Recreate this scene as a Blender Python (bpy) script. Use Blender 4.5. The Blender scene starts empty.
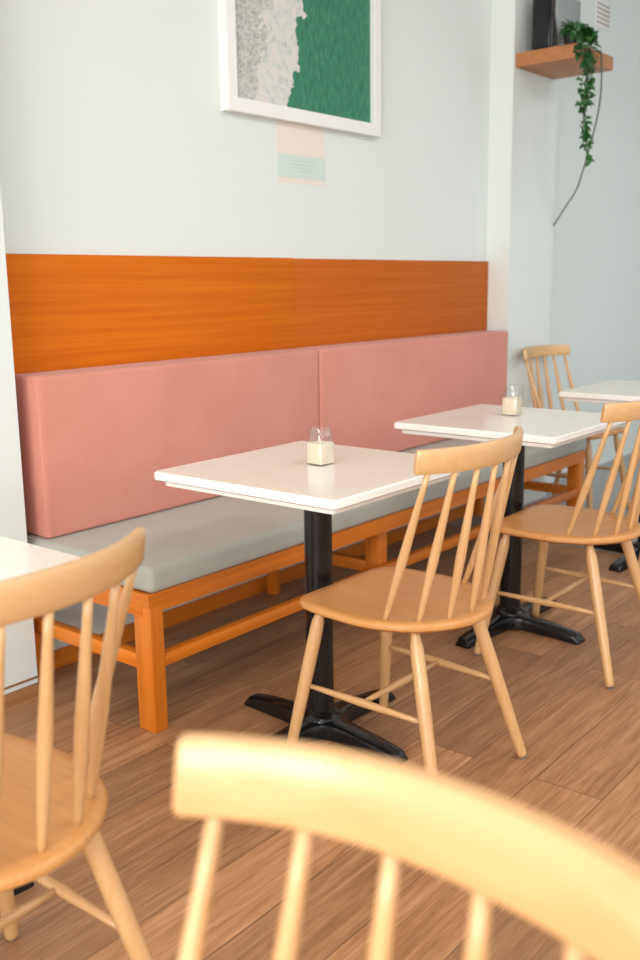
import bpy, bmesh, math, random
from mathutils import Vector, Matrix
random.seed(7)
C = bpy.context.scene.collection
W = 2.65          # plane of the back wall
PF = 2.515        # front plane of the two wall pillars

# ------------------------------------------------------------------ materials
def new_mat(name, col=(.8, .8, .8), rough=.5, spec=.5, metal=0.0, coat=0.0):
    m = bpy.data.materials.new(name); m.use_nodes = True
    nt = m.node_tree; b = nt.nodes['Principled BSDF']
    b.inputs['Base Color'].default_value = (*col, 1)
    b.inputs['Roughness'].default_value = rough
    b.inputs['Specular IOR Level'].default_value = spec
    b.inputs['Metallic'].default_value = metal
    b.inputs['Coat Weight'].default_value = coat
    b.inputs['Coat Roughness'].default_value = .25
    return m, nt, b

def node(nt, typ, **kw):
    n = nt.nodes.new(typ)
    for k, v in kw.items():
        if k in n.inputs: n.inputs[k].default_value = v
        else: setattr(n, k, v)
    return n

def coords(nt, scale=(1, 1, 1), kind='Object', loc=(0, 0, 0)):
    tc = node(nt, 'ShaderNodeTexCoord'); mp = node(nt, 'ShaderNodeMapping')
    mp.inputs['Scale'].default_value = scale; mp.inputs['Location'].default_value = loc
    nt.links.new(tc.outputs[kind], mp.inputs['Vector'])
    return mp.outputs['Vector']

def ramp(nt, fac, stops):
    r = node(nt, 'ShaderNodeValToRGB'); e = r.color_ramp.elements
    while len(e) < len(stops): e.new(.5)
    for el, (p, c) in zip(e, stops): el.position = p; el.color = (*c, 1)
    nt.links.new(fac, r.inputs['Fac'])
    return r.outputs['Color']

def add_bump(nt, b, height, strength=.2, dist=.002):
    bp = node(nt, 'ShaderNodeBump'); bp.inputs['Strength'].default_value = strength
    bp.inputs['Distance'].default_value = dist
    nt.links.new(height, bp.inputs['Height']); nt.links.new(bp.outputs['Normal'], b.inputs['Normal'])

def wood(name, c1, c2, grain='z', rough=.4, fine=60, coat=0.0, contrast=(.3, .7), spec=.5):
    m, nt, b = new_mat(name, rough=rough, coat=coat, spec=spec)
    s = {'x': (1.3, fine, fine), 'y': (fine, 1.3, fine), 'z': (fine, fine, 1.3)}[grain]
    n = node(nt, 'ShaderNodeTexNoise', Scale=1.0, Detail=5.0, Roughness=.6, Distortion=.4)
    nt.links.new(coords(nt, s), n.inputs['Vector'])
    nt.links.new(ramp(nt, n.outputs['Fac'], [(contrast[0], c1), (contrast[1], c2)]), b.inputs['Base Color'])
    add_bump(nt, b, n.outputs['Fac'], .06, .001)
    return m

def fabric(name, c1, c2, scale=420, rough=.9, bump=.35):
    m, nt, b = new_mat(name, rough=rough, spec=.25)
    v = coords(nt)
    n = node(nt, 'ShaderNodeTexNoise', Scale=float(scale), Detail=2.0); nt.links.new(v, n.inputs['Vector'])
    n2 = node(nt, 'ShaderNodeTexNoise', Scale=5.0, Detail=3.0); nt.links.new(v, n2.inputs['Vector'])
    mx = node(nt, 'ShaderNodeMath', operation='MULTIPLY_ADD'); mx.inputs[1].default_value = .7; 
    nt.links.new(n.outputs['Fac'], mx.inputs[0])
    m3 = node(nt, 'ShaderNodeMath', operation='MULTIPLY'); m3.inputs[1].default_value = .3
    nt.links.new(n2.outputs['Fac'], m3.inputs[0]); nt.links.new(m3.outputs[0], mx.inputs[2])
    nt.links.new(ramp(nt, mx.outputs[0], [(.35, c1), (.65, c2)]), b.inputs['Base Color'])
    add_bump(nt, b, n.outputs['Fac'], bump, .0015)
    b.inputs['Sheen Weight'].default_value = .15
    return m

def plaster(name, col, rough=.75):
    m, nt, b = new_mat(name, col, rough, .3)
    n = node(nt, 'ShaderNodeTexNoise', Scale=160.0, Detail=4.0); nt.links.new(coords(nt), n.inputs['Vector'])
    add_bump(nt, b, n.outputs['Fac'], .12, .002)
    return m

WALL = plaster('white_wall_paint', (.735, .785, .762))
CEIL = plaster('ceiling_paint', (.82, .82, .81))
BEECH = {a: wood('beech_grain_' + a, (.59, .33, .134), (.67, .405, .184), a, .4, 45, .6) for a in 'xyz'}
SEATW, nt_, b_ = new_mat('beech_seat_ply', rough=.38, coat=.12)
BENCHW = {a: wood('orange_timber_' + a, (.58, .145, .008), (.78, .225, .014), a, .4, 40, .1) for a in 'xyz'}
PANEL_A = wood('golden_veneer', (.54, .105, .0015), (.70, .175, .004), 'x', .5, 75, .0, (.25, .75), .12)
PANEL_B = wood('russet_veneer', (.43, .090, .006), (.56, .14, .012), 'x', .5, 75, .0, (.25, .75), .12)
SKIRT = wood('skirting_wood', (.26, .115, .04), (.36, .17, .06), 'x', .45, 30)
PINK = fabric('dusty_pink_fabric', (.58, .225, .17), (.69, .295, .225))
GREY = fabric('sage_grey_fabric', (.40, .41, .37), (.475, .485, .435), 520, .46, .2)
BLACK, _, _ = new_mat('black_enamel', (.006, .006, .007), .2, .45, 0, .0)
BLACKP, _, _ = new_mat('black_plastic', (.018, .018, .018), .45)
GREYP, _, _ = new_mat('grey_metal_panel', (.33, .36, .36), .35, .5, .2)
WHITE, _, _ = new_mat('white_lacquer', (.84, .84, .82), .35)
RIM, _, _ = new_mat('white_table_edge', (.86, .85, .82), .3)
METAL, _, _ = new_mat('steel_glide', (.45, .44, .42), .3, .5, .9)
GLIDE, _, _ = new_mat('grey_plastic_glide', (.16, .15, .14), .5)
CORD, _, _ = new_mat('dark_grey_cord', (.10, .105, .10), .5)
SHELFW = wood('shelf_pine', (.40, .15, .045), (.50, .21, .075), 'x', .5, 25)
LEAF, _, lb = new_mat('vine_leaf', (.022, .105, .022), .4)
LEAF2, _, _ = new_mat('vine_leaf_light', (.04, .16, .035), .4)
STEM, _, _ = new_mat('vine_stem', (.06, .10, .025), .6)
PAPER_P, _, _ = new_mat('cream_paper', (.80, .73, .67), .9, .1)
PAPER_G, _, _ = new_mat('pale_green_paper', (.62, .72, .67), .9, .1)
INK, _, _ = new_mat('grey_print', (.50, .60, .56), .9, .1)
VENTB, _, _ = new_mat('vent_slot', (.40, .36, .29), .7)
FRAMEB, _, _ = new_mat('aluminium_window', (.5, .5, .5), .4)

# seat veneer: fine grain front to back
n = node(nt_, 'ShaderNodeTexNoise', Scale=1.0, Detail=5.0, Roughness=.6)
nt_.links.new(coords(nt_, (70, 2.5, 70)), n.inputs['Vector'])
nt_.links.new(ramp(nt_, n.outputs['Fac'], [(.3, (.54, .235, .065)), (.7, (.63, .295, .09))]), b_.inputs['Base Color'])

# quartz-look laminate
TOP, nt_, b_ = new_mat('cream_laminate', rough=.16, spec=.5)
n = node(nt_, 'ShaderNodeTexNoise', Scale=350.0, Detail=2.0); nt_.links.new(coords(nt_), n.inputs['Vector'])
nt_.links.new(ramp(nt_, n.outputs['Fac'], [(.35, (.79, .765, .68)), (.6, (.86, .84, .765))]), b_.inputs['Base Color'])

# glass and sugar
GLASS = bpy.data.materials.new('clear_glass'); GLASS.use_nodes = True
nt_ = GLASS.node_tree; nt_.nodes.remove(nt_.nodes['Principled BSDF'])
tr = node(nt_, 'ShaderNodeBsdfTransparent'); tr.inputs['Color'].default_value = (.98, .99, .985, 1)
gl = node(nt_, 'ShaderNodeBsdfGlossy'); gl.inputs['Roughness'].default_value = .04
fr = node(nt_, 'ShaderNodeLayerWeight'); fr.inputs['Blend'].default_value = .5
pw = node(nt_, 'ShaderNodeMath', operation='POWER'); pw.inputs[1].default_value = 3.5
sc_ = node(nt_, 'ShaderNodeMath', operation='MULTIPLY_ADD'); sc_.inputs[1].default_value = .75; sc_.inputs[2].default_value = .07
nt_.links.new(fr.outputs['Facing'], pw.inputs[0]); nt_.links.new(pw.outputs[0], sc_.inputs[0])
ms = node(nt_, 'ShaderNodeMixShader')
nt_.links.new(sc_.outputs[0], ms.inputs[0]); nt_.links.new(tr.outputs[0], ms.inputs[1]); nt_.links.new(gl.outputs[0], ms.inputs[2])
nt_.links.new(ms.outputs[0], nt_.nodes['Material Output'].inputs['Surface'])
SUGAR, nt_, b_ = new_mat('raw_sugar', (.8, .7, .52), .9, .2)
n = node(nt_, 'ShaderNodeTexNoise', Scale=260.0, Detail=3.0); nt_.links.new(coords(nt_), n.inputs['Vector'])
nt_.links.new(ramp(nt_, n.outputs['Fac'], [(.3, (.74, .59, .40)), (.6, (.84, .73, .58))]), b_.inputs['Base Color'])

# vinyl plank floor
FLOOR, nt_, b_ = new_mat('vinyl_plank', rough=.46, spec=.45)
v = coords(nt_, (1, 1, 1), 'Object', (.31, .05, 0))
br = node(nt_, 'ShaderNodeTexBrick')
br.offset = .37; br.offset_frequency = 2
for k, val in (('Scale', 1.0), ('Brick Width', 1.22), ('Row Height', .18), ('Mortar Size', .0012), ('Mortar Smooth', .1), ('Bias', 0.0)):
    br.inputs[k].default_value = val
br.inputs['Color1'].default_value = (.0, .0, .0, 1); br.inputs['Color2'].default_value = (1, 1, 1, 1); br.inputs['Mortar'].default_value = (0, 0, 0, 1)
nt_.links.new(v, br.inputs['Vector'])
# shift the grain from plank to plank
off = node(nt_, 'ShaderNodeVectorMath', operation='MULTIPLY_ADD'); off.inputs[1].default_value = (7, 3, 5)
nt_.links.new(br.outputs['Color'], off.inputs[0]); nt_.links.new(v, off.inputs[2])
mp = node(nt_, 'ShaderNodeMapping'); mp.inputs['Scale'].default_value = (2.6, 38, 1)
nt_.links.new(off.outputs[0], mp.inputs['Vector'])
n = node(nt_, 'ShaderNodeTexNoise', Scale=1.0, Detail=8.0, Roughness=.65, Distortion=.9); nt_.links.new(mp.outputs[0], n.inputs['Vector'])
mp2 = node(nt_, 'ShaderNodeMapping'); mp2.inputs['Scale'].default_value = (9, 150, 1)
nt_.links.new(off.outputs[0], mp2.inputs['Vector'])
n2 = node(nt_, 'ShaderNodeTexNoise', Scale=1.0, Detail=4.0, Roughness=.7); nt_.links.new(mp2.outputs[0], n2.inputs['Vector'])
c_grain = ramp(nt_, n.outputs['Fac'], [(.28, (.27, .122, .054)), (.5, (.405, .205, .095)), (.72, (.52, .29, .148))])
c_tone = ramp(nt_, br.outputs['Color'], [(0, (.74, .74, .75)), (1, (1.2, 1.18, 1.15))])
mul = node(nt_, 'ShaderNodeMix', data_type='RGBA', blend_type='MULTIPLY'); mul.inputs['Factor'].default_value = 1
nt_.links.new(c_grain, mul.inputs[6]); nt_.links.new(c_tone, mul.inputs[7])
c_fine = ramp(nt_, n2.outputs['Fac'], [(.35, (.72, .70, .68)), (.6, (1.05, 1.05, 1.05))])
mul2 = node(nt_, 'ShaderNodeMix', data_type='RGBA', blend_type='MULTIPLY'); mul2.inputs['Factor'].default_value = .8
nt_.links.new(mul.outputs[2], mul2.inputs[6]); nt_.links.new(c_fine, mul2.inputs[7])
seam = node(nt_, 'ShaderNodeMix', data_type='RGBA'); seam.inputs[7].default_value = (.12, .06, .035, 1)
nt_.links.new(br.outputs['Fac'], seam.inputs['Factor']); nt_.links.new(mul2.outputs[2], seam.inputs[6])
nt_.links.new(seam.outputs[2], b_.inputs['Base Color'])
add_bump(nt_, b_, n2.outputs['Fac'], .12, .0015)

GREYFLOOR, nt_, b_ = new_mat('grey_floor_tile', rough=.4)
n = node(nt_, 'ShaderNodeTexNoise', Scale=14.0, Detail=5.0); nt_.links.new(coords(nt_), n.inputs['Vector'])
nt_.links.new(ramp(nt_, n.outputs['Fac'], [(.3, (.30, .295, .30)), (.7, (.38, .375, .38))]), b_.inputs['Base Color'])
STRIP, _, _ = new_mat('grey_edge_strip', (.40, .40, .38), .35, .5, .4)

# aerial photograph of surf: pebble beach on the left, foam, green water on the right
ART, nt_, b_ = new_mat('surf_print', rough=.45, spec=.3)
v = coords(nt_)
sx = node(nt_, 'ShaderNodeSeparateXYZ'); nt_.links.new(v, sx.inputs[0])
w1 = node(nt_, 'ShaderNodeTexNoise', Scale=6.0, Detail=5.0, Roughness=.62); nt_.links.new(v, w1.inputs['Vector'])
def math_(op, a, b2, c=None):
    m_ = node(nt_, 'ShaderNodeMath', operation=op)
    for i, q in enumerate((a, b2, c)):
        if q is None: continue
        if isinstance(q, (int, float)): m_.inputs[i].default_value = q
        else: nt_.links.new(q, m_.inputs[i])
    return m_.outputs[0]
# distance from the shoreline, which leans and wobbles
lean = math_('MULTIPLY', sx.outputs['Z'], -.22)
d = math_('ADD', sx.outputs['X'], lean)
d = math_('ADD', math_('SUBTRACT', d, .012), math_('MULTIPLY_ADD', w1.outputs['Fac'], .26, -.13))
vor = node(nt_, 'ShaderNodeTexVoronoi', Scale=110.0); nt_.links.new(v, vor.inputs['Vector'])
peb = ramp(nt_, vor.outputs['Color'], [(.1, (.36, .37, .34)), (.5, (.52, .53, .50)), (.9, (.62, .62, .59))])
foamn = node(nt_, 'ShaderNodeTexNoise', Scale=38.0, Detail=5.0, Roughness=.7); nt_.links.new(v, foamn.inputs['Vector'])
foam = ramp(nt_, foamn.outputs['Fac'], [(.3, (.47, .50, .47)), (.5, (.66, .67, .64)), (.62, (.72, .66, .62)), (.75, (.62, .50, .46))])
mpw = node(nt_, 'ShaderNodeMapping'); mpw.inputs['Scale'].default_value = (60, 1, 22); mpw.inputs['Rotation'].default_value = (0, .5, 0)
nt_.links.new(v, mpw.inputs['Vector'])
wav = node(nt_, 'ShaderNodeTexNoise', Scale=1.0, Detail=4.0, Roughness=.6); nt_.links.new(mpw.outputs[0], wav.inputs['Vector'])
sea = ramp(nt_, wav.outputs['Fac'], [(.3, (.022, .145, .085)), (.55, (.04, .215, .13)), (.8, (.09, .30, .19))])
mA = node(nt_, 'ShaderNodeMix', data_type='RGBA')
nt_.links.new(math_('GREATER_THAN', d, -.20), mA.inputs['Factor'])
nt_.links.new(peb, mA.inputs[6]); nt_.links.new(foam, mA.inputs[7])
mB = node(nt_, 'ShaderNodeMix', data_type='RGBA')
nt_.links.new(math_('GREATER_THAN', d, 0.0), mB.inputs['Factor'])
nt_.links.new(mA.outputs[2], mB.inputs[6]); nt_.links.new(sea, mB.inputs[7])
nt_.links.new(mB.outputs[2], b_.inputs['Base Color'])

# ------------------------------------------------------------------ mesh helpers
def link(name, bm, mat, parent=None, smooth=False, loc=None):
    bmesh.ops.recalc_face_normals(bm, faces=bm.faces)
    me = bpy.data.meshes.new(name); bm.to_mesh(me); bm.free()
    o = bpy.data.objects.new(name, me); C.objects.link(o)
    me.materials.append(mat)
    if smooth:
        for p in me.polygons: p.use_smooth = True
        if smooth != 'all':
            me.set_sharp_from_angle(angle=math.radians(40))
    if parent: o.parent = parent
    if loc: o.location = loc
    return o

def box_bm(x0, x1, y0, y1, z0, z1, bevel=0.0, seg=2, bm=None):
    b = bmesh.new()
    r = bmesh.ops.create_cube(b, size=1)
    for v in b.verts:
        v.co = Vector(((x0 + x1) / 2 + v.co.x * (x1 - x0), (y0 + y1) / 2 + v.co.y * (y1 - y0), (z0 + z1) / 2 + v.co.z * (z1 - z0)))
    if bevel: bmesh.ops.bevel(b, geom=list(b.edges), offset=bevel, segments=seg, profile=.5, affect='EDGES')
    if bm is None: return b
    me = bpy.data.meshes.new('tmp'); b.to_mesh(me); b.free(); bm.from_mesh(me); bpy.data.meshes.remove(me)
    return bm

def box(name, x0, x1, y0, y1, z0, z1, mat, parent=None, bevel=0.0, seg=2):
    return link(name, box_bm(x0, x1, y0, y1, z0, z1, bevel, seg), mat, parent, bool(bevel))

def rings_bm(bm, rings, cap=True):
    """loft closed rings of equal point count"""
    vs = [[bm.verts.new(p) for p in r] for r in rings]
    k = len(vs[0])
    for a, b in zip(vs, vs[1:]):
        for i in range(k):
            bm.faces.new((a[i], a[(i + 1) % k], b[(i + 1) % k], b[i]))
    if cap:
        bm.faces.new(list(reversed(vs[0]))); bm.faces.new(vs[-1])
    return bm

def spindle_bm(p0, p1, prof, k=14, bm=None):
    """turned rod from p0 to p1; prof = [(t, radius)]"""
    bm = bm or bmesh.new()
    p0, p1 = Vector(p0), Vector(p1); d = (p1 - p0).normalized()
    u = d.cross(Vector((0, 1, 0)) if abs(d.y) < .9 else Vector((1, 0, 0))).normalized(); w = d.cross(u)
    return rings_bm(bm, [[p0.lerp(p1, t) + u * (r * math.cos(2 * math.pi * i / k)) + w * (r * math.sin(2 * math.pi * i / k)) for i in range(k)] for t, r in prof])

def path_bm(pts, rad, k=8, bm=None):
    bm = bm or bmesh.new(); pts = [Vector(p) for p in pts]; rings = []
    for i, p in enumerate(pts):
        d = (pts[min(i + 1, len(pts) - 1)] - pts[max(i - 1, 0)]).normalized()
        u = d.cross(Vector((.3, 1, .1))).normalized(); w = d.cross(u)
        r = rad[i] if isinstance(rad, (list, tuple)) else rad
        rings.append([p + u * (r * math.cos(2 * math.pi * j / k)) + w * (r * math.sin(2 * math.pi * j / k)) for j in range(k)])
    return rings_bm(bm, rings)

def catmull(pts, n=6, closed=False):
    pts = [Vector(p) for p in pts]; out = []; L = len(pts)
    rng = range(L) if closed else range(L - 1)
    for i in rng:
        g = (lambda j: pts[j % L]) if closed else (lambda j: pts[min(max(j, 0), L - 1)])
        a, b, c, d = g(i - 1), g(i), g(i + 1), g(i + 2)
        for s in range(n):
            t = s / n
            out.append(.5 * ((2 * b) + (c - a) * t + (2 * a - 5 * b + 4 * c - d) * t * t + (3 * b - a - 3 * c + d) * t ** 3))
    if not closed: out.append(pts[-1])
    return out

def prism_bm(poly, lo, hi, axis='y', bm=None):
    bm = bm or bmesh.new()
    f = {'y': lambda a, b, h: (a, h, b), 'z': lambda a, b, h: (a, b, h), 'x': lambda a, b, h: (h, a, b)}[axis]
    return rings_bm(bm, [[f(a, b, lo) for a, b in poly], [f(a, b, hi) for a, b in poly]])

def tag(o, label=None, cat=None, group=None, kind=None):
    for k, v in (('label', label), ('category', cat), ('group', group), ('kind', kind)):
        if v: o[k] = v
    return o

def thing(name, label, cat, loc=(0, 0, 0), rz=0, group=None):
    o = bpy.data.objects.new(name, None); C.objects.link(o)
    o.empty_display_size = .1
    o.location = loc; o.rotation_euler = (0, 0, rz)
    return tag(o, label, cat, group)

def dup(root, loc, rz, label, scale=1.0):
    r = root.copy(); C.objects.link(r); r.location = loc; r.rotation_euler = (0, 0, rz); r.scale = (scale,) * 3
    r['label'] = label
    for ch in list(root.children):
        c = ch.copy(); C.objects.link(c); c.parent = r
        for g in list(ch.children):
            d2 = g.copy(); C.objects.link(d2); d2.parent = c
    return r

def struct(o): o['kind'] = 'structure'; return o

# ------------------------------------------------------------------ the setting
X0, X1, Y0, ZC = -4.8, 9.0, -3.6, 3.3
struct(box('floor', X0, X1, Y0, W, -.1, 0, FLOOR))
struct(box('floor_right', 4.30, X1, Y0, W, 0, .002, GREYFLOOR))
struct(box('trim_2', 4.262, 4.302, Y0, W, 0, .004, STRIP, None, .001))
struct(box('ceiling', X0 - .15, X1 + .15, Y0 - .15, W + .15, ZC, ZC + .15, CEIL))
struct(box('wall_back', X0 - .15, X1 + .15, W, W + .15, -.1, ZC, WALL))
struct(box('wall_right', X1, X1 + .15, Y0, W, -.1, ZC, WALL))
struct(box('pillar_left', 1.08, 1.672, PF, W, 0, ZC, WALL))
struct(box('pillar_right', 4.695, 5.2, PF, W, 0, ZC, WALL))

def wall_with_openings(name, axis, at, thick, a0, a1, opens):
    """wall in plane axis=at, spanning a0..a1, with window openings (lo, hi, sill, head)"""
    bm = bmesh.new()
    def piece(lo, hi, z0, z1):
        if axis == 'y': box_bm(lo, hi, at, at + thick, z0, z1, bm=bm)
        else: box_bm(at, at + thick, lo, hi, z0, z1, bm=bm)
    cur = a0
    for lo, hi, s, h in opens:
        piece(cur, lo, -.1, ZC); piece(lo, hi, -.1, s); piece(lo, hi, h, ZC); cur = hi
    piece(cur, a1, -.1, ZC)
    return struct(link(name, bm, WALL))

front = [(-4.2, -1.6, 1.05, 3.1), (-1.3, 1.2, 1.05, 3.1), (1.5, 4.7, 1.05, 3.1), (5.0, 8.2, 1.05, 3.1)]
left = [(-3.1, -.9, 1.05, 3.1), (-.6, 1.6, 1.05, 3.1)]
wall_with_openings('wall_front', 'y', Y0 - .15, .15, X0 - .15, X1 + .15, front)
wall_with_openings('wall_left', 'x', X0 - .15, .15, Y0, W, left)
nwin = 0
for axis, at, ops in (('y', Y0 - .1, front), ('x', X0 - .1, left)):
    for lo, hi, s, h in ops:
        nwin += 1; bm = bmesh.new(); mid = (lo + hi) / 2
        for a, b2, z0, z1 in ((lo, hi, s, s + .05), (lo, hi, h - .05, h), (lo, lo + .05, s + .05, h - .05), (hi - .05, hi, s + .05, h - .05), (mid - .025, mid + .025, s + .05, h - .05)):
            if axis == 'y': box_bm(a, b2, at, at + .06, z0, z1, bm=bm)
            else: box_bm(at, at + .06, a, b2, z0, z1, bm=bm)
        struct(link('window_%d' % nwin, bm, FRAMEB))

# skirtings
bm = prism_bm([(PF, 0), (PF - .018, 0), (PF - .018, .022), (PF - .012, .034), (PF, .036)], 1.08, 1.672, 'x')
struct(link('baseboard_left', bm, SKIRT))
struct(box('trim_1', 1.08, 1.672, PF - .004, PF, .052, .058, SKIRT))
struct(box('baseboard_back', 1.672, 4.695, W - .015, W, 0, .060, BENCHW['x']))
struct(box('baseboard_right', 4.695, 5.2, PF - .012, PF, 0, .055, WHITE))

# veneer panels on the wall behind the bench
p = box('wall_panel', 1.674, 3.0995, W - .014, W, .50, 1.357, PANEL_A, None, .001)
tag(p, 'golden orange wood veneer panel on the wall, left of the joint', 'wall panel', 'veneer panels above the bench')
p = box('wall_panel', 3.1005, 4.693, W - .014, W, .50, 1.355, PANEL_B, None, .001)
tag(p, 'redder wood veneer panel on the wall, right of the joint', 'wall panel', 'veneer panels above the bench')

# ------------------------------------------------------------------ banquette bench
def make_bench():
    t = thing('banquette_bench', 'long upholstered wall bench with pink back and grey seat on orange timber frame', 'bench', (1.70, 2.0, 0))
    L, D = 2.88, .638
    wx, wy, wz = BENCHW['x'], BENCHW['y'], BENCHW['z']
    # front rail, notched over the end legs
    poly = [(0, .375), (.052, .375), (.052, .358), (L - .052, .358), (L - .052, .375), (L, .375), (L, .415), (0, .415)]
    link('front_rail', prism_bm(poly, 0, .03), wx, t)
    box('rear_rail', .0, L, D - .03, D, .358, .415, wx, t, .002)
    for x0 in (0.0, L - .035):
        box('side_rail', x0, x0 + .035, .03, D - .03, .345, .413, wy, t, .002)
    for x0 in (.002, 1.15, L - .052):
        wdt = .05 if x0 != 1.15 else .045
        y0 = .0 if x0 != 1.15 else .031
        zt = .375 if x0 != 1.15 else .414
        box('leg', x0, x0 + wdt, y0, y0 + .07, 0, zt, wz, t, .003)
        box('leg', x0, x0 + wdt - .01, D - .075, D - .032, 0, .413, wz, t, .003)
        xs = x0 + (.004 if x0 < 2 else .01)
        box('side_stretcher', xs, xs + .034, y0 + .068, D - .073, .182, .226, wy, t, .002)
    box('front_stretcher', .05, L - .05, .004, .034, .188, .226, wx, t, .002)
    box('seat_cushion', .002, L - .002, -.012, .60, .4155, .493, GREY, t, .02, 5)
    for xa, xb, nm in ((.022, 1.353, 'back_cushion'), (1.357, L + .058, 'back_cushion')):
        link(nm, box_bm(xa, xb, .474, .626, .494, .995, .014, 4), PINK, t, True)
    bm = path_bm([(.0265, .4785, .51), (.0265, .4785, .982)], .0025, 6)
    link('piping', bm, PINK, t.children[-2], True)
    return t
make_bench()

# ------------------------------------------------------------------ cafe tables
def make_table(label, loc):
    t = thing('cafe_table', label, 'table', loc, 0, 'square pedestal cafe tables')
    hw, hd, up = .310, .309, .017
    def sq(a, b, r, z, k=5):
        out = []
        for sx_, sy_, a0 in ((1, 1, 0), (-1, 1, 90), (-1, -1, 180), (1, -1, 270)):
            for i in range(k + 1):
                an = math.radians(a0 + 90 * i / k)
                out.append((sx_ * (a - r) + r * math.cos(an), sy_ * (b - r) + r * math.sin(an), z))
        return out
    bm = rings_bm(bmesh.new(), [sq(hw - .004, hd - .004, .012, .7535 + up), sq(hw - .004, hd - .004, .012, .755 + up)])
    link('tabletop', bm, TOP, t)
    bm = rings_bm(bmesh.new(), [sq(hw - .025, hd - .025, .008, .714 + up), sq(hw - .022, hd - .022, .010, .7155 + up), sq(hw - .021, hd - .021, .010, .7275 + up), sq(hw - .004, hd - .004, .012, .7305 + up), sq(hw, hd, .014, .734 + up), sq(hw, hd, .014, .750 + up), sq(hw - .004, hd - .004, .012, .7535 + up)])
    link('table_edge', bm, RIM, t, True)
    ox, oy = .0, -.006
    box('mounting_plate', ox - .11, ox + .11, oy - .11, oy + .11, .725, .734, BLACK, t, .002)
    bm = spindle_bm((ox, oy, .060), (ox, oy, .726), [(0, .044), (.015, .044), (.02, .0385), (1, .0385)], 28)
    link('pedestal', bm, BLACK, t, True)
    # cast cross base
    hub = spindle_bm((ox, oy, .030), (ox, oy, .066), [(0, .060), (.55, .060), (.85, .054), (1, .046)], 28)
    link('base_hub', hub, BLACK, t, True)
    for q in range(4):
        an = math.radians(-4 + 90 * q); ca, sa = math.cos(an), math.sin(an)
        ln = .295 if q % 2 else .31
        rings = []
        for s, hwid, z0, z1 in ((.02, .056, .012, .054), (.05, .050, .008, .053), (.066, .041, .007, .052), (.085, .035, .006, .050), (.12, .032, .005, .048), (.20, .030, .003, .041), (ln - .045, .029, .002, .034), (ln - .016, .028, .0, .029), (ln, .026, .0, .009)):
            sec = [(-hwid, z0), (-hwid, z0 + (z1 - z0) * .6), (-hwid * .88, z0 + (z1 - z0) * .88), (-hwid * .62, z1), (hwid * .62, z1), (hwid * .88, z0 + (z1 - z0) * .88), (hwid, z0 + (z1 - z0) * .6), (hwid, z0)]
            rings.append([(ox + s * ca - w_ * sa, oy + s * sa + w_ * ca, z_) for w_, z_ in sec])
        link('base_arm', rings_bm(bmesh.new(), rings), BLACK, t, True)
    return t
T1 = make_table('cream topped pedestal table in the middle, with the nearer sugar jar', (2.005, 1.644, 0))
dup(T1, (3.115, 1.636, 0), 0, 'cream topped pedestal table behind the middle one, with the farther sugar jar')
dup(T1, (4.294, 1.570, 0), 0, 'bare cream topped pedestal table at the far right edge, farthest away')
dup(T1, (.752, 1.719, 0), 0, 'bare cream topped table at the left edge, only its corner showing')

# ------------------------------------------------------------------ sugar jars
def make_jar(label, loc):
    t = thing('sugar_jar', label, 'jar', loc, math.radians(-6), 'glass sugar jars'); t.scale = (.965, .965, .94)
    def sq(a, r, z, k=4):
        out = []
        for sx_, sy_, a0 in ((1, 1, 0), (-1, 1, 90), (-1, -1, 180), (1, -1, 270)):
            for i in range(k + 1):
                an = math.radians(a0 + 90 * i / k)
                out.append((sx_ * (a - r) + r * math.cos(an), sy_ * (a - r) + r * math.sin(an), z))
        return out
    outer = [sq(.028, .006, .001), sq(.0298, .007, .004), sq(.0298, .007, .065), sq(.0290, .010, .0695), sq(.0292, .017, .074), sq(.0295, .019, .080), sq(.0293, .020, .090), sq(.0265, .0205, .0965), sq(.0262, .0205, .0985), sq(.0272, .0207, .100), sq(.0272, .0207, .107), sq(.0262, .0205, .1085)]
    inner = [sq(.0248, .0195, .1085), sq(.0248, .0195, .0975), sq(.0278, .019, .089), sq(.0280, .018, .079), sq(.0282, .010, .0685), sq(.0290, .006, .064), sq(.0290, .006, .0045)]
    link('glass_body', rings_bm(bmesh.new(), outer + inner), GLASS, t, True)
    link('sugar', rings_bm(bmesh.new(), [sq(.0286, .006, .0050), sq(.0286, .006, .0615), sq(.0278, .006, .0635)]), SUGAR, t, True)
    return t
J1 = make_jar('square glass sugar jar on the middle table', (2.032, 1.647, .772))
dup(J1, (3.196, 1.685, .772), math.radians(4), 'square glass sugar jar on the second table, behind the chair')

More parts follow.
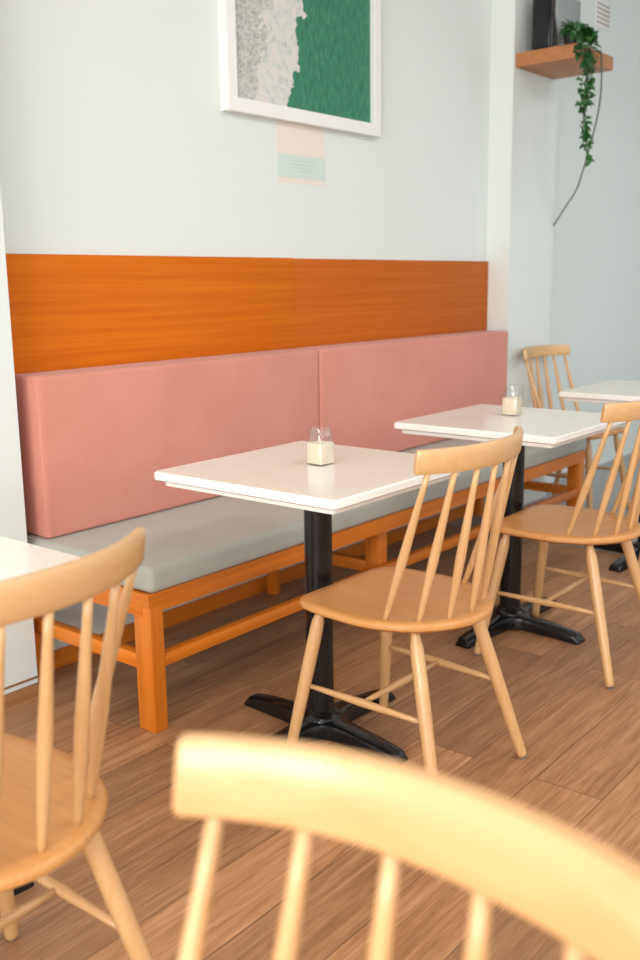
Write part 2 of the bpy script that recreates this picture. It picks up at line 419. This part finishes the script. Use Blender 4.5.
# ------------------------------------------------------------------ spindle-back chairs
def make_chair(label, loc, rz):
    t = thing('spindle_chair', label, 'chair', loc, rz, 'beech spindle back chairs')
    half = [(0, .205), (.085, .208), (.15, .206), (.188, .187), (.207, .145), (.217, .06), (.219, -.03), (.199, -.105), (.167, -.160), (.116, -.206), (.057, -.235), (0, -.243)]
    outl = half + [(-x, y) for x, y in reversed(half[1:-1])]
    outl = [(p.x, p.y) for p in catmull([(x, y, 0) for x, y in outl], 4, True)]
    def ring(inset, z, dish=0):
        s = 1 - inset / .21
        return [(x * s, (y + .02) * s - .02, z) for x, y in outl]
    bm = rings_bm(bmesh.new(), [ring(.032, .4335), ring(.010, .437), ring(.001, .4445), ring(.0, .452), ring(.003, .458), ring(.009, .4615), ring(.03, .4615), ring(.08, .4580), ring(.13, .4555), ring(.18, .455)])
    link('seat', bm, SEATW, t, True)
    # curved crest rail
    cx_ = [0, .071, .138, .196, .226]; cy_ = [-.267, -.2615, -.2435, -.2135, -.192]
    pts = [(-x, y, 0) for x, y in reversed(list(zip(cx_, cy_))[1:])] + list(zip(cx_, cy_, [0] * 5))
    cl = catmull(pts, 6)
    rings = []
    for i, p_ in enumerate(cl):
        tg = (cl[min(i + 1, len(cl) - 1)] - cl[max(i - 1, 0)]).normalized(); nr = Vector((-tg.y, tg.x, 0))   # forward
        f = abs(p_.x) / .226; top = .8955 - .002 * f * f; bot = .836 + .001 * f
        sec = [(-.008, bot), (.008, bot), (.0105, bot + .006), (.0105, top - .008), (.006, top), (-.006, top), (-.0105, top - .008), (-.0105, bot + .006)]
        if i in (0, len(cl) - 1): sec = [(a * .75, z + (.003 if z < .85 else -.003)) for a, z in sec]
        r = []
        for a, z in sec:
            q = p_ + nr * a
            q.y -= .150 * (z - .825); q.x *= 1 + .12 * (z - .855)
            r.append((q.x, q.y, z))
        rings.append(r)
    link('crest_rail', rings_bm(bmesh.new(), rings), BEECH['x'], t, True)
    sp = [((-.177, -.080), (-.200, -.211)), ((-.140, -.152), (-.138, -.2435)), ((-.077, -.197), (-.071, -.2615)), ((0, -.212), (0, -.267)), ((.077, -.197), (.071, -.2615)), ((.140, -.152), (.138, -.2435)), ((.177, -.080), (.200, -.211))]
    prof = [(0, .0066), (.07, .0072), (.25, .0102), (.42, .0120), (.6, .0104), (.85, .0074), (1, .0066)]
    for (bx, by), (tx, ty) in sp:
        b0, b1 = Vector((bx, by, .462)), Vector((tx, ty - .0015, .835)); dd = (b1 - b0).normalized()
        link('spindle', spindle_bm(b0 - dd * .012, b1 + dd * .016, prof), BEECH['z'], t, 'all')
    legp = [(0, .0125), (.02, .0135), (.36, .0165), (.62, .0180), (.84, .0176), (.885, .0166), (.93, .0118), (1, .0112)]
    F1, F0, B1, B0 = (.145, .146), (.214, .216), (.128, -.129), (.207, -.253)
    for sx_ in (-1, 1):
        for top, ft in ((F1, F0), (B1, B0)):
            a = Vector((sx_ * ft[0], ft[1], .006)); b = Vector((sx_ * top[0], top[1], .448))
            lg = link('leg', spindle_bm(a, b, legp, 18), BEECH['z'], t, 'all')
            link('foot_glide', spindle_bm(Vector((a.x, a.y, 0)), a + Vector((0, 0, .002)), [(0, .0105), (.7, .0115), (1, .0115)], 14), GLIDE, lg)
    def on(topp, ft, sx_, z):
        k_ = (z - .0) / .435; return Vector((sx_ * (ft[0] + (topp[0] - ft[0]) * k_), ft[1] + (topp[1] - ft[1]) * k_, z))
    sprof = [(0, .0060), (.2, .0078), (.5, .0108), (.8, .0078), (1, .0060)]
    mids = []
    for sx_ in (-1, 1):
        a, b = on(F1, F0, sx_, .225), on(B1, B0, sx_, .220)
        link('side_stretcher', spindle_bm(a, b, sprof), BEECH['y'], t, 'all'); mids.append(a.lerp(b, .5))
    link('cross_stretcher', spindle_bm(mids[0], mids[1], sprof), BEECH['x'], t, 'all')
    return t
rad = math.radians
CH = make_chair('spindle back chair in the centre, pulled up to the middle table', (2.007, 1.364, 0), -.021)
dup(CH, (2.990, 1.356, 0), .002, 'spindle back chair at the right, facing the second table with the farther jar')
dup(CH, (.722, 1.330, 0), .030, 'spindle back chair at the left edge, pushed up to the left table')
dup(CH, (4.955, 2.215, 0), 3.05, 'spindle back chair in the far corner against the wall, behind the farthest table')
dup(CH, (4.262, 1.284, 0), .0, 'beech chair cut off by the right edge, only a front leg showing')
dup(CH, (.247, .306, 0), 1.505, 'blurred spindle back chair nearest the camera, its crest across the bottom', 1.028)

# ------------------------------------------------------------------ picture and note on the wall
def make_picture():
    x0, x1, z0, z1, bw = 2.716, 3.674, 1.881, 3.10, .050
    t = thing('picture_frame', 'white framed aerial print of green sea and pale surf on the wall', 'picture', ((x0 + x1) / 2, W, (z0 + z1) / 2))
    hw, hh = (x1 - x0) / 2, (z1 - z0) / 2
    bm = bmesh.new()
    # mitred frame: rectangular ring swept with a small profile (y toward the room is negative)
    prof = [(0, 0), (0, -.040), (.004, -.041), (bw - .004, -.041), (bw, -.040), (bw, -.014), (bw, 0)]
    rings = [[(-hw + d_, y, -hh + d_), (hw - d_, y, -hh + d_), (hw - d_, y, hh - d_), (-hw + d_, y, hh - d_)] for d_, y in prof]
    vs = [[bm.verts.new(p_) for p_ in r] for r in rings]
    for a, b in zip(vs, vs[1:] + vs[:1]):
        for i in range(4): bm.faces.new((a[i], a[(i + 1) % 4], b[(i + 1) % 4], b[i]))
    link('frame', bm, WHITE, t)
    a = box('art_print', -hw + bw, hw - bw, -.018, -.014, -hh + bw, hh - bw, ART, t)
make_picture()

t = thing('paper_note', 'small pale paper note stuck to the wall under the picture frame', 'note', (3.17, W, 1.767))
box('upper_sheet', -.153, .153, -.0015, .002, -.006, .112, PAPER_P, t)
box('lower_strip', -.151, .152, -.0015, .002, -.115, -.094, PAPER_P, t)
g = box('green_panel', -.151, .154, -.0022, 0, -.0938, -.006, PAPER_G, t); g['label'] = 'pale green panel with faint lines of print'
bm = bmesh.new()
for x0, x1, z in ((-.055, .085, -.028), (-.055, .090, -.042), (-.055, .060, -.056), (-.030, .080, -.068)):
    box_bm(x0, x1, -.0026, -.0021, z, z + .003, bm=bm)
link('print_lines', bm, INK, g)

# ------------------------------------------------------------------ shelf, radio, plant, cord, vent
s = box('wall_shelf', 4.712, 5.140, 2.180, PF, 2.312, 2.378, SHELFW, None, .002)
tag(s, 'thick orange wooden shelf on the white pillar at top right', 'shelf')

t = thing('radio', 'black box radio with grey slotted front on the wooden shelf', 'radio', (4.775, 2.33, 2.378))
link('case', box_bm(0, .29, .012, .135, 0, .285, .012, 3), BLACKP, t, True)
fp = box('front_panel', .012, .278, 0, .016, .008, .275, GREYP, t, .004); fp['label'] = 'grey metal front panel'
bm = bmesh.new()
for i in range(7):
    z = .040 + i * .015
    for xa in (.05, .11, .17, .225):
        prism_bm([(xa, z), (xa + .045, z + .010), (xa + .045, z + .0165), (xa, z + .0065)], -.002, .001, 'y', bm)
link('grille_slots', bm, BLACKP, fp)
bm = box_bm(-.008, .004, .03, .115, .02, .265, .003, 2)
link('side_cover', bm, BLACK, t, True)
pts = [(-.002, .02, .18), (-.012, .0, .12), (-.014, -.008, .06), (-.006, -.004, .018)]
link('carry_strap', path_bm(catmull(pts, 5), .006, 8), BLACKP, t, True)

def leaf_bm(bm, p_, d_, size):
    d_ = d_.normalized(); side = d_.cross(Vector((random.uniform(-.4, .4), random.uniform(-1, -.2), random.uniform(.2, 1)))).normalized()
    nrm = side.cross(d_).normalized()
    A = p_; Bt = p_ + d_ * size
    m1 = p_ + d_ * size * .38; m2 = p_ + d_ * size * .72
    w1_, w2_ = size * .34, size * .22
    sag = nrm * size * .10
    v = [bm.verts.new(x) for x in (A, m1 + side * w1_ + sag, m2 + side * w2_ + sag, Bt - nrm * size * .08, m2 - side * w2_ + sag, m1 - side * w1_ + sag, m1, m2)]
    for f in ((0, 1, 6), (1, 2, 7, 6), (2, 3, 7), (3, 4, 7), (4, 5, 6, 7), (5, 0, 6)):
        bm.faces.new([v[i] for i in f])

t = thing('trailing_plant', 'leafy green trailing vine hanging over the edge of the wooden shelf', 'plant', (4.825, 2.26, 2.378))
pot = link('plant_pot', spindle_bm((0, 0, .001), (0, 0, .062), [(0, .036), (.06, .038), (.85, .046), (.86, .050), (1, .050)], 20), BLACKP, t, True)
strands = [
    [(0, 0, .06), (-.03, -.05, .085), (-.055, -.098, .02), (-.060, -.108, -.08), (-.075, -.105, -.20), (-.070, -.100, -.32), (-.062, -.10, -.42), (-.055, -.098, -.475)],
    [(0, 0, .06), (-.01, -.06, .08), (-.025, -.100, .0), (-.030, -.106, -.10), (-.045, -.105, -.22), (-.055, -.102, -.33), (-.035, -.10, -.43), (-.010, -.098, -.50), (.012, -.098, -.535)],
    [(0, 0, .06), (-.05, -.05, .075), (-.085, -.100, .0), (-.095, -.105, -.09), (-.105, -.102, -.21), (-.10, -.10, -.30)],
    [(0, 0, .06), (.03, -.05, .085), (.02, -.098, .02), (.0, -.107, -.07), (-.015, -.104, -.18), (-.03, -.10, -.27)],
    [(0, 0, .06), (-.06, -.03, .09), (-.13, -.065, .075), (-.175, -.095, .03), (-.185, -.108, -.03), (-.18, -.106, -.065)],
    [(0, 0, .06), (.03, -.02, .10), (.055, -.04, .11), (.075, -.06, .07)],
    [(0, 0, .06), (-.02, .02, .11), (-.05, .01, .135), (-.09, -.02, .12)],
    [(0, 0, .06), (.01, .01, .12), (.03, -.01, .145), (.05, -.04, .13)],
    [(0, 0, .06), (-.04, -.04, .11), (-.10, -.06, .105), (-.13, -.08, .06)],
    [(0, 0, .06), (.0, -.05, .11), (-.01, -.09, .09), (-.02, -.11, .03)],
]
for i, st in enumerate(strands):
    st = [(x, y, z if z < .05 else .045 + (z - .05) * .45) for x, y, z in st]
    cl = catmull(st, 6)
    vn = link('vine', path_bm(cl, .0018, 5), STEM, t, True)
    bm = bmesh.new()
    hang = i in (0, 1, 2, 3)
    for j, p_ in enumerate(cl[3:]):
        for k_ in range(2 if not hang else random.choice((1, 2, 2, 3))):
            up = p_.z > -.01
            d_ = Vector((random.uniform(-1, 1), random.uniform(-1, .35), random.uniform(-.6, .9) if up else random.uniform(-1.0, .25)))
            leaf_bm(bm, p_, d_, random.uniform(.030, .050) * (1.05 if up else 1))
    link('foliage', bm, LEAF2 if i in (1, 5) else LEAF, vn, False)

cord = [(4.93, 2.30, 2.3825), (4.962, 2.23, 2.3825), (4.968, 2.186, 2.3825), (4.970, 2.172, 2.365), (4.978, 2.171, 2.30), (5.0, 2.18, 2.18), (5.012, 2.20, 2.067), (5.032, 2.24, 1.94), (5.085, 2.30, 1.82), (5.145, 2.36, 1.73), (5.185, 2.44, 1.645), (5.194, 2.5105, 1.55)]
o = link('power_cord', path_bm(catmull(cord, 6), .0042, 8), CORD, None, 'all')
tag(o, 'thin dark cord dangling from the shelf to the wall below it', 'cord')

t = thing('wall_vent', 'small beige slotted air vent high on the wall beyond the shelf', 'vent', (6.05, W, 2.83))
box('vent_plate', -.105, .105, -.006, 0, -.075, .075, WHITE, t, .002)
for k_ in range(5):
    z = -.052 + k_ * .026
    box('slot', -.092, .092, -.0085, -.005, z - .0045, z + .0045, VENTB, t)

# ------------------------------------------------------------------ camera
M = ((0.6282331564, -0.7779043501, -0.0137085122), (-0.1636094155, -0.1148637977, -0.9798154250), (0.7606280696, 0.6177953788, -0.1994337222))
cam = bpy.data.cameras.new('camera'); co = bpy.data.objects.new('camera', cam); C.objects.link(co)
R = Matrix((M[0], [-a for a in M[1]], [-a for a in M[2]])).transposed()
co.matrix_world = Matrix.Translation((0, 0, 1.26)) @ R.to_4x4()
cam.sensor_fit = 'VERTICAL'; cam.sensor_height = 36; cam.sensor_width = 24
cam.lens = 973.23 / 960 * 36
cam.clip_start = .02
cam.dof.use_dof = True; cam.dof.focus_distance = 2.5; cam.dof.aperture_fstop = 3.2
bpy.context.scene.camera = co

# ------------------------------------------------------------------ daylight and added overhead fill
w = bpy.data.worlds.new('World'); bpy.context.scene.world = w; w.use_nodes = True
bg = w.node_tree.nodes['Background']; bg.inputs['Color'].default_value = (.86, .93, 1.0, 1); bg.inputs['Strength'].default_value = .6
def area(name, loc, rot, sx_, sy_, power, col=(1, 1, .985)):
    l = bpy.data.lights.new(name, 'AREA'); l.shape = 'RECTANGLE'; l.size = sx_; l.size_y = sy_; l.energy = power; l.color = col
    o = bpy.data.objects.new(name, l); C.objects.link(o); o.location = loc; o.rotation_euler = rot
    return o
for lo, hi, s_, h_ in front:
    area('window_daylight', ((lo + hi) / 2, Y0 - .02, (s_ + h_) / 2), (rad(90), 0, 0), hi - lo - .1, h_ - s_ - .1, 45, (.86, .94, 1.0))
for lo, hi, s_, h_ in left:
    area('window_daylight', (X0 - .02, (lo + hi) / 2, (s_ + h_) / 2), (rad(90), 0, rad(-90)), hi - lo - .1, h_ - s_ - .1, 310)

for x_ in (-.6, 2.4, 5.4):  # unseen overhead fill without fixtures, added to keep the floor under the bench dark
    area('overhead_fill', (x_, -.7, ZC - .03), (0, 0, 0), 1.6, .9, 62, (1, 1, .98))

vs_ = bpy.context.scene.view_settings
vs_.view_transform = 'Standard'; vs_.look = 'None'; vs_.gamma = 1; vs_.use_curve_mapping = False
vs_.exposure = -0.72
